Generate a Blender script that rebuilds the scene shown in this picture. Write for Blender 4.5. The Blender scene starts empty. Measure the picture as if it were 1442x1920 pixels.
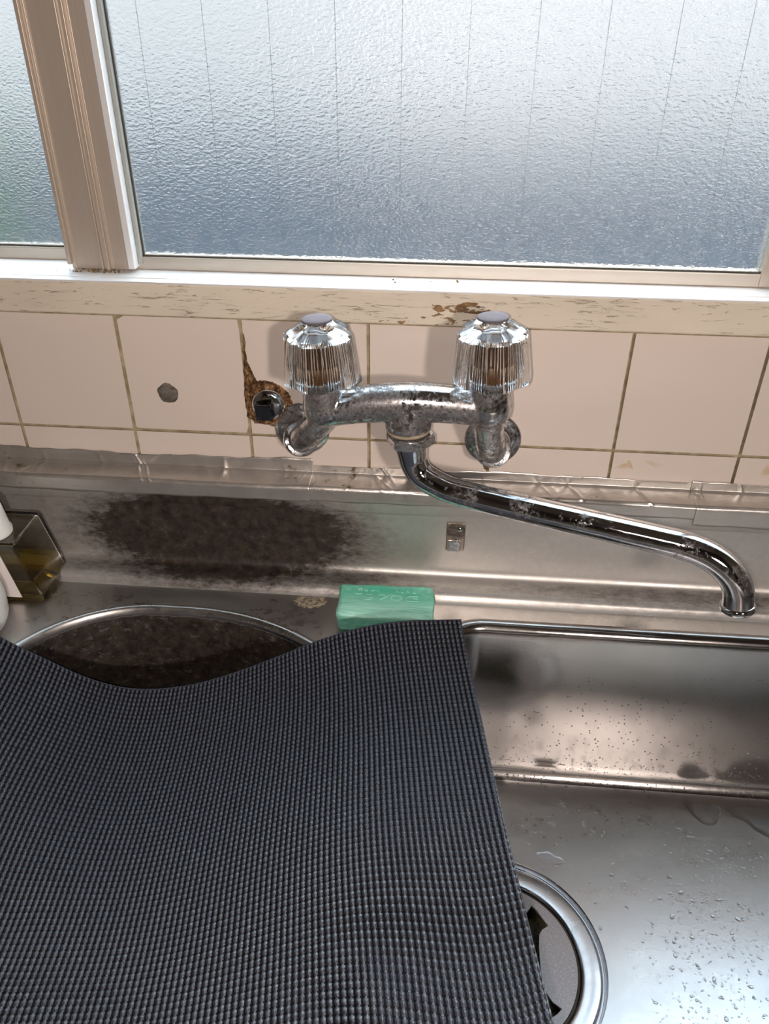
import bpy, bmesh, math, random
import numpy as np
from mathutils import Vector, Matrix
random.seed(7)
OZ = 0.98          # the tile joint that is the local height zero stands 0.98 m above the floor
COL = bpy.context.scene.collection
scene = bpy.context.scene

# ---------------------------------------------------------------- camera
def cam_axes(yaw, pitch, roll):
    cy, sy, cp, sp = math.cos(yaw), math.sin(yaw), math.cos(pitch), math.sin(pitch)
    f = Vector((-sy*cp, cy*cp, -sp)); r = Vector((cy, sy, 0)); u = r.cross(f)
    cr, sr = math.cos(roll), math.sin(roll)
    return cr*r+sr*u, -sr*r+cr*u, f
cd = bpy.data.cameras.new('camera'); cam = bpy.data.objects.new('camera', cd); COL.objects.link(cam)
_r, _u, _f = cam_axes(0.0833, 0.566, 0.0062)
M = Matrix((_r, _u, -_f)).transposed().to_4x4(); M.translation = Vector((0.0615, -0.576, 0.2968))
cam.matrix_world = M
cd.sensor_fit = 'VERTICAL'; cd.sensor_height = 36; cd.lens = 1459.03/1920*36; cd.clip_start = 0.01
scene.camera = cam
# ---------------------------------------------------------------- colour, sky, lamps
vs = scene.view_settings
vs.view_transform = 'Standard'; vs.look = 'None'; vs.gamma = 1; vs.use_curve_mapping = False
vs.exposure = 0.0
w = bpy.data.worlds.new('sky'); scene.world = w; w.use_nodes = True
wn = w.node_tree; bg = wn.nodes['Background']
bg.inputs[0].default_value = (0.64, 0.81, 1.0, 1); bg.inputs[1].default_value = 4.7
scene.cycles.max_bounces = 14; scene.cycles.transmission_bounces = 14; scene.cycles.glossy_bounces = 8
scene.cycles.diffuse_bounces = 4; scene.cycles.transparent_max_bounces = 16
scene.cycles.caustics_reflective = True; scene.cycles.caustics_refractive = True
scene.cycles.sample_clamp_indirect = 6.0
def lamp(name, kind, energy, loc, target, size=None, color=(1,1,1), **k):
    d = bpy.data.lights.new(name, kind); o = bpy.data.objects.new(name, d); COL.objects.link(o)
    d.energy = energy; d.color = color
    if kind == 'AREA': d.size = size
    if kind == 'POINT': d.shadow_soft_size = size
    if kind == 'SUN': d.angle = size
    o.location = loc
    o.rotation_euler = (Vector(target)-Vector(loc)).to_track_quat('-Z', 'Y').to_euler()
    for a, b in k.items(): setattr(d, a, b)
    return o
# sun high outside, straight ahead behind the frosted window
lamp('sun', 'SUN', 7.0, (0.30, 3.0, 1.60), (0.09, 0, 0.30), math.radians(1.5), (1.0, 0.93, 0.82))
# the phone's own flash beside its lens, and the small kitchen lamp behind the photographer
lamp('phone_flash', 'AREA', 1.7, (0.046, -0.590, 0.300), (0.06, -0.02, -0.0), 0.008, (1.0, 0.86, 0.78))
lamp('kitchen_lamp', 'AREA', 14.0, (0.62, -1.75, 0.62), (0.02, 0, 0.02), 0.10, (1.0, 0.88, 0.80))
#lamp('ceiling_lamp', 'AREA', 9.0, (0.55, -1.2, 1.38), (0.3, -.3, 0), 0.6, (1.0, 0.90, 0.82))
YW_TOP = .03
# ---------------------------------------------------------------- helpers
def nm(m): return m.node_tree
class NT:
    def __init__(s, name):
        s.m = bpy.data.materials.new(name); s.m.use_nodes = True; s.t = s.m.node_tree; s.n = s.t.nodes; s.l = s.t.links
        s.b = s.n['Principled BSDF']; s.out = s.n['Material Output']
    def add(s, typ, **k):
        n = s.n.new(typ)
        for a, v in k.items(): setattr(n, a, v)
        return n
    def set(s, **k):
        for a, v in k.items():
            a = {'base': 'Base Color', 'rough': 'Roughness', 'metal': 'Metallic', 'ior': 'IOR', 'trans': 'Transmission Weight',
                 'coat': 'Coat Weight', 'coatr': 'Coat Roughness', 'spec': 'Specular IOR Level', 'normal': 'Normal', 'aniso': 'Anisotropic',
                 'sss': 'Subsurface Weight', 'sheen': 'Sheen Weight', 'alpha': 'Alpha'}[a]
            i = s.b.inputs[a]
            if hasattr(v, 'node'): s.l.new(v, i)
            elif isinstance(v, tuple): i.default_value = (*v, 1)[:4]
            else: i.default_value = v
        return s
    def coord(s, scale=(1,1,1), loc=(0,0,0)):
        c = s.add('ShaderNodeTexCoord'); m = s.add('ShaderNodeMapping'); s.l.new(c.outputs['Object'], m.inputs[0])
        m.inputs['Scale'].default_value = scale; m.inputs['Location'].default_value = loc; return m.outputs[0]
    def noise(s, scale, vec=None, detail=3, rough=.5, stretch=(1,1,1), dist=0):
        n = s.add('ShaderNodeTexNoise'); n.inputs['Scale'].default_value = scale; n.inputs['Detail'].default_value = detail
        n.inputs['Roughness'].default_value = rough; n.inputs['Distortion'].default_value = dist
        s.l.new(vec if vec is not None else s.coord(stretch), n.inputs['Vector']); return n.outputs['Fac']
    def ramp(s, fac, *stops):
        r = s.add('ShaderNodeValToRGB'); e = r.color_ramp.elements
        while len(e) < len(stops): e.new(.5)
        for q, (p, c) in zip(e, stops):
            q.position = p; q.color = (*c, 1) if isinstance(c, tuple) else (c, c, c, 1)
        s.l.new(fac, r.inputs[0]); return r.outputs[0]
    def mix(s, f, a, b):
        m = s.add('ShaderNodeMix', data_type='RGBA')
        for v, i in ((f, m.inputs[0]), (a, m.inputs[6]), (b, m.inputs[7])):
            if hasattr(v, 'node'): s.l.new(v, i)
            else: i.default_value = (*v, 1) if isinstance(v, tuple) else v
        return m.outputs[2]
    def math(s, op, a, b=0.0, c=None):
        m = s.add('ShaderNodeMath', operation=op)
        for v, i in ((a, m.inputs[0]), (b, m.inputs[1]), (c, m.inputs[2])):
            if v is None: continue
            if hasattr(v, 'node'): s.l.new(v, i)
            else: i.default_value = v
        return m.outputs[0]
    def xyz(s):
        c = s.add('ShaderNodeTexCoord'); x = s.add('ShaderNodeSeparateXYZ'); s.l.new(c.outputs['Object'], x.inputs[0]); return x.outputs
    def blob(s, centre, rad, p=1.0):      # 1 inside an ellipsoid, 0 outside: where a stain or painted reflection lies
        m = s.coord((1/rad[0], 1/rad[1], 1/rad[2]), tuple(-c/r for c, r in zip(centre, rad)))
        v = s.add('ShaderNodeVectorMath', operation='LENGTH'); s.l.new(m, v.inputs[0])
        r = s.add('ShaderNodeMapRange'); r.inputs[1].default_value = 1.25; r.inputs[2].default_value = 0.6; s.l.new(v.outputs['Value'], r.inputs[0])
        return r.outputs[0]
    def bump(s, h, strength=.3, dist=.001):
        b = s.add('ShaderNodeBump'); b.inputs['Strength'].default_value = strength; b.inputs['Distance'].default_value = dist
        s.l.new(h, b.inputs['Height']); s.l.new(b.outputs[0], s.b.inputs['Normal']); return s

def link(name, verts, faces, mats, parent=None, smooth=True, mi=None, sharp=None):
    me = bpy.data.meshes.new(name); me.from_pydata([tuple(v) for v in verts], [], [tuple(f) for f in faces]); me.update()
    for m in (mats if isinstance(mats, (list, tuple)) else [mats]): me.materials.append(m.m if isinstance(m, NT) else m)
    if mi is not None: me.polygons.foreach_set('material_index', mi)
    if smooth: me.polygons.foreach_set('use_smooth', [True]*len(me.polygons))
    if sharp: me.set_sharp_from_angle(angle=math.radians(sharp))
    o = bpy.data.objects.new(name, me); COL.objects.link(o)
    if parent: o.parent = parent
    return o
def from_bm(name, bm, mats, parent=None, smooth=False, sharp=None):
    me = bpy.data.meshes.new(name); bmesh.ops.recalc_face_normals(bm, faces=bm.faces); bm.to_mesh(me); bm.free()
    for m in (mats if isinstance(mats, (list, tuple)) else [mats]): me.materials.append(m.m if isinstance(m, NT) else m)
    if smooth: me.polygons.foreach_set('use_smooth', [True]*len(me.polygons))
    if sharp: me.set_sharp_from_angle(angle=math.radians(sharp))
    o = bpy.data.objects.new(name, me); COL.objects.link(o)
    if parent: o.parent = parent
    return o
def tag(o, label=None, cat=None, group=None, kind=None):
    if label: o['label'] = label
    if cat: o['category'] = cat
    if group: o['group'] = group
    if kind: o['kind'] = kind
    return o
def empty(name, loc, label, cat, **k):
    o = bpy.data.objects.new(name, None); COL.objects.link(o); o.location = loc; o.empty_display_size = .02
    return tag(o, label, cat, **k)
def box(bm, x0, x1, y0, y1, z0, z1, bev=0, mat=0):
    r = bmesh.ops.create_cube(bm, size=1); vs_ = r['verts']
    bmesh.ops.scale(bm, vec=(x1-x0, y1-y0, z1-z0), verts=vs_); bmesh.ops.translate(bm, vec=((x0+x1)/2, (y0+y1)/2, (z0+z1)/2), verts=vs_)
    fs = {f for v in vs_ for f in v.link_faces}
    if bev:
        es = {e for v in vs_ for e in v.link_edges}
        q = bmesh.ops.bevel(bm, geom=list(es), offset=bev, segments=2, affect='EDGES', profile=.5); fs = set(q['faces']) | {f for f in fs if f.is_valid}
    for f in fs: f.material_index = mat
def boxes(name, L, mats, parent=None, bev=0, **k):
    bm = bmesh.new()
    for b in L: box(bm, *b[:6], bev=b[6] if len(b) > 6 else bev)
    return from_bm(name, bm, mats, parent, **k)
def spline(P, n=10):
    P = [Vector(p) for p in P]; P = [2*P[0]-P[1]]+P+[2*P[-1]-P[-2]]; out = []
    for i in range(1, len(P)-2):
        for k in range(n):
            t = k/n; a, b, c, d = P[i-1:i+3]
            out.append(.5*((2*b)+(c-a)*t+(2*a-5*b+4*c-d)*t*t+(3*b-a-3*c+d)*t**3))
    return out+[P[-2]]
def tube_vf(path, rad, seg=32, cap=True, vf=None):
    V, F = vf if vf else ([], []); base = len(V); path = [Vector(p) for p in path]; n = len(path)
    if not hasattr(rad, '__len__'): rad = [rad]*n
    t = (path[1]-path[0]).normalized(); up = t.orthogonal().normalized()
    for i, p in enumerate(path):
        tt = (path[min(i+1, n-1)]-path[max(i-1, 0)]).normalized(); up = (up-up.dot(tt)*tt).normalized(); s = tt.cross(up)
        for k in range(seg):
            a = 2*math.pi*k/seg; V.append(p+(up*math.cos(a)+s*math.sin(a))*rad[i])
    for i in range(n-1):
        for k in range(seg):
            a, b = base+i*seg+k, base+i*seg+(k+1) % seg; F.append((a, b, b+seg, a+seg))
    if cap: F.append(tuple(base+k for k in reversed(range(seg)))); F.append(tuple(base+(n-1)*seg+k for k in range(seg)))
    return V, F
def lathe_vf(prof, seg=48, mat=None, vf=None, hexr=None):
    V, F = vf if vf else ([], []); base = len(V); n = len(prof); mat = mat or Matrix.Identity(4)
    for r, z in prof:
        for k in range(seg):
            a = 2*math.pi*k/seg; V.append(mat @ Vector((r*math.cos(a), r*math.sin(a), z)))
    for i in range(n-1):
        for k in range(seg):
            a, b = base+i*seg+k, base+i*seg+(k+1) % seg; F.append((a, b, b+seg, a+seg))
    F.append(tuple(base+k for k in reversed(range(seg)))); F.append(tuple(base+(n-1)*seg+k for k in range(seg)))
    return V, F
def aim(p, d):   # z axis along d, at p
    return Matrix.Translation(p) @ Vector(d).to_track_quat('Z', 'Y').to_matrix().to_4x4()
def sweep_x(name, prof, xs, mat, parent=None, jitter=None, thick=0, **k):   # profile in the y,z plane drawn out along x
    V, F = [], []; n = len(prof)
    for i, x in enumerate(xs):
        for j, (y, z) in enumerate(prof):
            v = Vector((x, y, z)); V.append(v+jitter(i, j, x, y, z) if jitter else v)
    for i in range(len(xs)-1):
        for j in range(n-1): F.append((i*n+j, (i+1)*n+j, (i+1)*n+j+1, i*n+j+1))
    o = link(name, V, F, mat, parent, **k)
    if thick: m = o.modifiers.new('thickness', 'SOLIDIFY'); m.thickness = thick; m.offset = -1
    return o

# ---------------------------------------------------------------- materials
def simple(name, **k): return NT(name).set(**k)
def steel(name, base=(.60, .575, .55), r0=.22, r1=.42, grime_reflection=None, zcut=None, blot=.35, metal=1.0, soft=0.0):
    s = NT(name); s.set(metal=metal)
    sm = s.noise(14, detail=6, rough=.6, stretch=(1, 2.5, 2.5)); fine = s.noise(160, detail=4, rough=.7)
    g = s.ramp(s.math('ADD', s.math('MULTIPLY', sm, .55), s.math('MULTIPLY', fine, .45)), (.36, 0.0), (.66, 1.0))
    col = s.mix(s.math('MULTIPLY', g, blot), base, tuple(c*.55 for c in base)); rr = s.math('MULTIPLY_ADD', g, r1-r0, r0)
    if grime_reflection:
        amt = None
        for c, rad, st in grime_reflection:
            b = s.math('MULTIPLY', s.blob(c, rad), st); amt = b if amt is None else s.math('MAXIMUM', amt, b)
        if zcut:
            zc = s.add('ShaderNodeMapRange'); zc.inputs[1].default_value = zcut; zc.inputs[2].default_value = zcut-.003; s.l.new(s.xyz()[2], zc.inputs[0]); amt = s.math('MULTIPLY', amt, zc.outputs[0])
        n1 = s.noise(75, detail=9, rough=.8, stretch=(1, 2, 2)); spk = s.ramp(s.math('ADD', n1, s.math('MULTIPLY_ADD', amt, .62, -.40)), (.40-soft, 0.0), (.66+soft, 1.0))
        spk = s.math('MULTIPLY', spk, s.math('MINIMUM', s.math('MULTIPLY', amt, 1.6), 1.0))
        n2 = s.noise(120, detail=5, rough=.7)
        dark = s.ramp(n2, (.35, (.016, .012, .010)), (.62, (.060, .045, .035)), (.80, (.22, .17, .13)))
        col = s.mix(spk, col, dark); rr = s.math('MAXIMUM', rr, s.math('MULTIPLY', spk, .55))
        s.set(metal=s.math('MULTIPLY_ADD', spk, .25-metal, metal))
    s.set(base=col, rough=rr)
    br = s.noise(1, s.coord((60, 1500, 1500)), detail=2); s.bump(s.math('ADD', s.math('MULTIPLY', br, .4), s.math('MULTIPLY', fine, .5)), .12, .0004)
    return s
def chrome(name, dirt=.5, base=(.80, .81, .83)):
    s = NT(name)
    n = s.noise(260, detail=8, rough=.8); big = s.noise(45, detail=3)
    m = s.ramp(s.math('ADD', s.math('MULTIPLY', n, .65), s.math('MULTIPLY', big, .35)), (.62-.16*dirt, 0.0), (.66-.10*dirt, 1.0))
    c = s.ramp(s.noise(500, detail=4), (.3, (.07, .07, .08)), (.75, (.33, .30, .285)))
    s.set(base=s.mix(m, base, c), metal=s.math('MULTIPLY_ADD', m, -.35, 1.0), rough=s.math('MULTIPLY_ADD', m, .33, .045))
    s.bump(n, .12, .0003); return s

m_steel = steel('stainless_steel', blot=.2)
m_panel = steel('stainless_backguard', metal=.74, soft=.10, r0=.36, r1=.50, grime_reflection=[((-.130, -.02, -.088), (.155, .06, .060), 1.25), ((-.12, -.03, -.124), (.20, .02, .010), .8), ((-.30, -.02, -.09), (.10, .06, .05), .55), ((.30, -.03, -.128), (.30, .02, .010), .75), ((-.02, -.04, -.125), (.12, .02, .012), .6)])  # first blob mixes grime with a dark reflection painted into the colour
m_left = steel('stainless_left_bowl', base=(.5, .48, .46), grime_reflection=[((-.15, -.2, -.22), (.30, .35, .20), 1.0)], zcut=-.1335)
m_bowlf = steel('stainless_bowl_floor', base=(.56, .545, .54), r0=.26, r1=.33, blot=.10)
m_bowl = steel('stainless_right_bowl', base=(.44, .415, .40), r0=.13, r1=.19, blot=.08)  # same steel as the floor; darkness of the walls put into the base
m_drain = steel('stainless_drain', base=(.62, .62, .64), r0=.18, r1=.3)
m_chrome = chrome('worn_chrome', 1.15); m_chrome_clean = chrome('bright_chrome', .28)
m_chrome_pipe = chrome('chrome_pipe', .60)
m_dark = simple('black_void', base=(.008, .008, .007), rough=.7)
m_alu = NT('aged_aluminium'); n_ = m_alu.noise(1, m_alu.coord((500, 500, 3)), detail=3)
m_alu.set(base=m_alu.mix(n_, (.47, .40, .335), (.56, .49, .42)), metal=.45, rough=.42)
m_alu_h = NT('aluminium_rail'); n_ = m_alu_h.noise(1, m_alu_h.coord((6, 500, 500)), detail=3)
m_alu_h.set(base=m_alu_h.mix(n_, (.50, .44, .38), (.62, .55, .48)), metal=.7, rough=.42)
m_track = NT('aluminium_track'); n_ = m_track.noise(30, detail=6, stretch=(.3, 1, 1))
m_track.set(base=m_track.mix(m_track.ramp(n_, (.55, 0.), (.75, 1.)), (.80, .81, .83), (.50, .46, .42)), metal=.25, rough=.4)
m_gasket = simple('dark_gasket', base=(.045, .038, .03), rough=.7)
m_rust = NT('rusty_mortar'); n_ = m_rust.noise(190, detail=7, rough=.75)
m_rust.set(base=m_rust.ramp(n_, (.36, (.012, .007, .005)), (.46, (.10, .045, .015)), (.54, (.30, .15, .05)), (.62, (.42, .30, .18)), (.74, (.52, .45, .36))), rough=.9); m_rust.bump(n_, 1.0, .002)
m_dirt = NT('brown_dirt'); n_ = m_dirt.noise(300, detail=4)
m_dirt.set(base=m_dirt.ramp(n_, (.3, (.09, .05, .015)), (.7, (.28, .18, .06))), rough=.9)
m_concrete = NT('drilled_mortar'); n_ = m_concrete.noise(160, detail=6, rough=.7, stretch=(1, 1, 2))
m_concrete.set(base=m_concrete.ramp(n_, (.3, (.07, .06, .052)), (.7, (.26, .22, .19))), rough=.95); m_concrete.bump(n_, 1, .002)

# glazed tile, one slightly different tone per tile
m_tile = NT('glazed_tile')
geo = m_tile.add('ShaderNodeNewGeometry'); rnd = geo.outputs['Random Per Island']
cloud = m_tile.noise(18, detail=3); flaw = m_tile.ramp(m_tile.noise(70, detail=5, rough=.7), (.70, 0.0), (.76, 1.0))
tc = m_tile.mix(rnd, (.655, .57, .51), (.69, .605, .545)); tc = m_tile.mix(m_tile.math('MULTIPLY', cloud, .35), tc, (.67, .56, .50))
stm = m_tile.math('MULTIPLY', m_tile.ramp(m_tile.noise(60, detail=4, dist=.5), (.50, 0.), (.56, 1.)), m_tile.math('MAXIMUM', m_tile.blob((.216, 0, -.0115), (.022, .05, .0045)), m_tile.blob((.335, 0, -.012), (.02, .05, .006))))
tc = m_tile.mix(m_tile.math('MULTIPLY', flaw, .25), tc, (.38, .27, .18)); tc = m_tile.mix(m_tile.math('MULTIPLY', stm, .6), tc, (.50, .35, .17))
m_tile.set(base=tc, rough=.22, spec=.5); m_tile.bump(m_tile.noise(9, detail=2), .25, .004)
m_grout = NT('tile_grout'); n_ = m_grout.noise(120, detail=5)
m_grout.set(base=m_grout.ramp(n_, (.3, (.25, .19, .10)), (.7, (.46, .39, .26))), rough=.9)

# cracked cream paint over wood
m_paint = NT('cracked_cream_paint')
cr = m_paint.noise(1, m_paint.coord((55, 420, 420)), detail=6, rough=.75, dist=.6); patch = m_paint.noise(14, detail=3, stretch=(1, 1, 3))
crk = m_paint.ramp(m_paint.math('ADD', cr, m_paint.math('MULTIPLY_ADD', patch, .34, -.17)), (.575, 0.0), (.64, 1.0))
chn = m_paint.noise(150, detail=5, rough=.6, stretch=(.6, 1, 1.3))
reg = m_paint.math('MAXIMUM', m_paint.blob((.079, -.012, .1175), (.020, .03, .006)), m_paint.math('MULTIPLY', m_paint.blob((.055, -.012, .112), (.035, .03, .012)), .80))
reg = m_paint.math('MAXIMUM', reg, m_paint.math('MULTIPLY', m_paint.blob((.0, -.012, .105), (.12, .03, .003)), .75))
chip = m_paint.ramp(m_paint.math('ADD', chn, m_paint.math('MULTIPLY_ADD', reg, .55, -.5)), (.51, 0.0), (.535, 1.0))
pc = m_paint.ramp(m_paint.noise(25, detail=4, stretch=(.4, 1, 1)), (.3, (.58, .515, .42)), (.7, (.68, .61, .505)))
pc = m_paint.mix(m_paint.math('MULTIPLY', crk, .75), pc, (.20, .145, .09)); pc = m_paint.mix(chip, pc, m_paint.ramp(chn, (.5, (.13, .06, .02)), (.75, (.36, .21, .08))))
m_paint.set(base=pc, rough=.6); m_paint.bump(m_paint.math('SUBTRACT', m_paint.math('MULTIPLY', crk, -.5), chip), .5, .0008)

# aluminium adhesive tape
m_foil = NT('aluminium_tape'); n_ = m_foil.noise(60, detail=6, rough=.65, stretch=(1, 1.5, 1.5)); n2_ = m_foil.noise(220, detail=4)
dt = m_foil.ramp(m_foil.math('ADD', m_foil.math('MULTIPLY', m_foil.noise(8, detail=3), .5), m_foil.math('MULTIPLY', m_foil.noise(120, detail=4), .5)), (.60, 0.0), (.66, 1.0))
m_foil.set(base=m_foil.mix(dt, m_foil.mix(n_, (.46, .43, .40), (.66, .63, .60)), (.13, .09, .04)), metal=m_foil.math('MULTIPLY_ADD', dt, -.5, .75), rough=m_foil.math('MULTIPLY_ADD', n_, .25, .20)); m_foil.bump(n_, .22, .002)

# obscure wired glass: hammered and rough on the room side, flat outside
m_glass = NT('obscure_glass'); n = m_glass.n; l = m_glass.l; n.remove(m_glass.b)
rf = n.new('ShaderNodeBsdfRefraction'); rf.inputs['IOR'].default_value = 1.45; rf.inputs['Roughness'].default_value = .34
rf.inputs['Color'].default_value = (.95, .97, .97, 1)
tl = n.new('ShaderNodeBsdfTranslucent'); tl.inputs['Color'].default_value = (.75, .80, .84, 1)
gl = n.new('ShaderNodeBsdfGlossy'); gl.inputs['Roughness'].default_value = .22
di = n.new('ShaderNodeBsdfDiffuse'); di.inputs['Color'].default_value = (.55, .60, .66, 1)
bp = n.new('ShaderNodeBump'); bp.inputs['Strength'].default_value = .42; bp.inputs['Distance'].default_value = .002
hm = m_glass.noise(470, detail=3, rough=.5, stretch=(.75, 1, 1.25)); l.new(hm, bp.inputs['Height'])
for s_ in (rf, gl): l.new(bp.outputs[0], s_.inputs['Normal'])
x_ = m_glass.xyz()
fz = m_glass.add('ShaderNodeMapRange'); fz.inputs[1].default_value = .30; fz.inputs[2].default_value = .14; l.new(x_[2], fz.inputs[0])   # lime dust gathers towards the sill
dust = m_glass.ramp(m_glass.noise(90, detail=7, rough=.75), (.45, 0.0), (.70, 1.0))
dm = m_glass.math('MULTIPLY_ADD', m_glass.math('MULTIPLY', dust, fz.outputs[0]), .26, .05)
m1 = n.new('ShaderNodeMixShader'); m1.inputs[0].default_value = .03; l.new(rf.outputs[0], m1.inputs[1]); l.new(tl.outputs[0], m1.inputs[2])
m2 = n.new('ShaderNodeMixShader'); l.new(dm, m2.inputs[0]); l.new(m1.outputs[0], m2.inputs[1]); l.new(di.outputs[0], m2.inputs[2])
m3 = n.new('ShaderNodeMixShader'); m3.inputs[0].default_value = .06; l.new(m2.outputs[0], m3.inputs[1]); l.new(gl.outputs[0], m3.inputs[2])
l.new(m3.outputs[0], m_glass.out.inputs[0])
m_clear = NT('flat_glass_face'); n = m_clear.n; n.remove(m_clear.b); t_ = n.new('ShaderNodeBsdfTransparent'); t_.inputs[0].default_value = (.93, .96, .95, 1); m_clear.l.new(t_.outputs[0], m_clear.out.inputs[0])
m_wire = simple('wire_in_glass', base=(.10, .11, .11), rough=.6)
m_acryl = simple('clear_acrylic', base=(1, 1, 1), rough=.02, trans=1.0, ior=1.49)
m_water = simple('water', base=(1, 1, 1), rough=.0, trans=1.0, ior=1.33)
m_cap = NT('grey_button'); m_cap.set(base=(.13, .12, .14), rough=.85, metal=.0, spec=.0)
m_stem = simple('brown_spindle', base=(.16, .075, .03), rough=.35, metal=.6)
m_plaster = simple('painted_plaster', base=(.09, .068, .05), rough=.8)
m_floor = simple('kitchen_floor', base=(.16, .11, .075), rough=.5)

# ---------------------------------------------------------------- the room
X0, X1, YF, ZF, ZC = -1.0, 1.25, -2.3, -OZ, 1.45
WX0, WX1, WZ0, WZ1 = -.74, .92, .128, .98          # window opening
S_ = lambda o: tag(o, kind='structure')
S_(boxes('wall_back', [(X0, X1, .004, .060, ZF, WZ0-.012), (X0, X1, .004, .16, WZ1, ZC), (X0, WX0, .004, .16, WZ0, WZ1), (WX1, X1, .004, .16, WZ0, WZ1)], m_grout))
S_(boxes('wall_left', [(X0-.1, X0, YF, .16, ZF, ZC)], m_plaster)); S_(boxes('wall_right', [(X1, X1+.1, YF, .16, ZF, ZC)], m_plaster))
S_(boxes('wall_front', [(X0-.1, X1+.1, YF-.1, YF, ZF, ZC)], m_plaster)); S_(boxes('ceiling', [(X0-.1, X1+.1, YF-.1, .16, ZC, ZC+.1)], m_plaster))
S_(boxes('floor', [(X0-.1, X1+.1, YF-.1, .16, ZF-.1, ZF)], m_floor))
# tiles: one mesh, each tile its own slab; the third from the left has a drilled hole in it
bm = bmesh.new(); HX, HZ, HR = -.1662, .0348, .0087
for i in range(-8, 10):
    for z0, z1 in ((-.1, 0), (0, .1)):
        a, b, c, d = i*.1+.00135, (i+1)*.1-.00135, z0+.0012, z1-.0012
        if a < HX < b and c < HZ < d: continue
        r = bmesh.ops.create_grid(bm, x_segments=1, y_segments=1, size=.5)['verts']
        for v in r: v.co = Vector((a+(v.co.x+.5)*(b-a), 0, c+(v.co.y+.5)*(d-c)))
        f = r[0].link_faces[0]; q = bmesh.ops.inset_region(bm, faces=[f], thickness=.0012, depth=0)
        rim = [v for g in q['faces'] for v in g.verts if v not in f.verts]
        for v in set(rim): v.co.y = .0022
a, b, c, d = -.2+.00135, -.1-.00135, .0012, .0988; N = 64
lp = {'o': [], 'h': [], 'm': [], 'b': []}
for k in range(N):
    t = 2*math.pi*k/N; dx, dz = math.cos(t), math.sin(t)
    s = min(((b if dx > 0 else a)-HX)/dx if abs(dx) > 1e-9 else 9, ((d if dz > 0 else c)-HZ)/dz if abs(dz) > 1e-9 else 9)
    jr = HR*(1+.04*math.sin(5*t)+random.uniform(-.035, .035))
    lp['o'].append(bm.verts.new((HX+dx*s, .0006, HZ+dz*s))); lp['h'].append(bm.verts.new((HX+dx*jr, 0, HZ+dz*jr)))
    lp['m'].append(bm.verts.new((HX+dx*jr*.93, .0022, HZ+dz*jr*.93))); lp['b'].append(bm.verts.new((HX+dx*HR*.85, .0038, HZ+dz*HR*.85)))
for k in range(N):
    j = (k+1) % N
    for p, q in (('o', 'h'), ('h', 'm'), ('m', 'b')):
        f = bm.faces.new((lp[p][k], lp[p][j], lp[q][j], lp[q][k])); f.material_index = 0 if p == 'o' else 1
f = bm.faces.new(lp['b']); f.material_index = 1
S_(from_bm('wall_tiles', bm, [m_tile, m_concrete]))
bpy.data.objects['wall_tiles'].name = 'wall_back_tiles'
# painted sill board and the aluminium track on it
S_(boxes('trim_1', [(X0, WX1+.3, -.012, .03, .1035, .1285, .0012)], m_paint))
S_(boxes('trim_2', [(WX0, WX1, -.0135, -.0050, .1285, .1300), (WX0, WX1, -.0036, .046, .1285, .1302), (WX0, WX1, .046, .060, .116, .120)], m_track, bev=.0003))

# ---------------------------------------------------------------- the window: two sliding sashes of wired obscure glass
def pane(name, x0, x1, z0, z1, y, wires, parent):
    nx, nz = 2, 2
    bm = bmesh.new(); box(bm, x0, x1, y, y+.004, z0, z1)
    for f in bm.faces: f.material_index = 0 if f.normal.y < -.5 else 1
    for xw in wires:
        V, F = tube_vf([(xw, y+.0012, z0), (xw, y+.0012, z1)], .00014, 6)
        vs_ = [bm.verts.new(v) for v in V]
        for f in F: bm.faces.new([vs_[i] for i in f]).material_index = 2
    me = bpy.data.meshes.new(name); bm.to_mesh(me); bm.free()
    for m in (m_glass, m_clear, m_wire): me.materials.append(m.m)
    o = bpy.data.objects.new(name, me); COL.objects.link(o); o.parent = parent; return o
def sash(name, x0, x1, y, stile_l, stile_r, zb, wires, top=.965):
    r = bpy.data.objects.new(name, None); COL.objects.link(r); tag(r, kind='structure')
    pane('glass_pane', x0+stile_l, x1-stile_r, zb+.0105, top-.03, y+.004, wires, r)
    boxes('bottom_rail', [(x0+.02, x1, y, y+.018, zb, zb+.0098, .0008)], m_alu_h, r)
    boxes('gasket', [(x0+stile_l, x1-stile_r, y+.0012, y+.004, zb+.0098, zb+.0112), (x0+stile_l, x0+stile_l+.0012, y+.002, y+.004, zb+.01, top-.03)], m_gasket, r)
    boxes('top_rail', [(x0, x1, y, y+.018, top-.03, top)], m_alu_h, r)
    return r
w1 = sash('window_1', -.2330, .300, .018, .0560, .0135, .1302, [-.1560+.0443*k for k in range(10)])
# the broad meeting stile, with its ridges, on the near sash; the plain one at the right end
bm = bmesh.new(); zs, ze = .1308, .965
for x0, x1, y0, z0 in ((-.2325, -.1845, .0145, zs), (-.2340, -.2310, .0100, zs+.004), (-.2310, -.2285, .0132, zs), (-.2080, -.2064, .0115, zs), (-.2035, -.2012, .0105, zs), (-.1998, -.1990, .0142, zs)):
    box(bm, x0, x1, y0, .036, z0, ze, .0003)
from_bm('meeting_stile', bm, m_alu, w1)
tag(boxes('stile_lip', [(-.1855, -.1800, .0085, .030, zs+.002, ze, .0007)], m_track, w1), 'pale lip along the stile')
boxes('stile_seal', [(-.1798, -.1770, .016, .030, zs+.004, ze, .0005)], simple('weathered_seal', base=(.30, .31, .29), rough=.8), w1)
boxes('end_stile', [(.2865, .3350, .0168, .036, zs, ze, .0008)], m_alu, w1)
w3 = sash('window_3', .30, .92, .0385, .033, .03, .1302, [.36+.0443*k for k in range(12)])
w2 = sash('window_2', -.74, -.20, .0385, .03, .02, .1302, [-.2450-.0443*k for k in range(10)])
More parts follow.
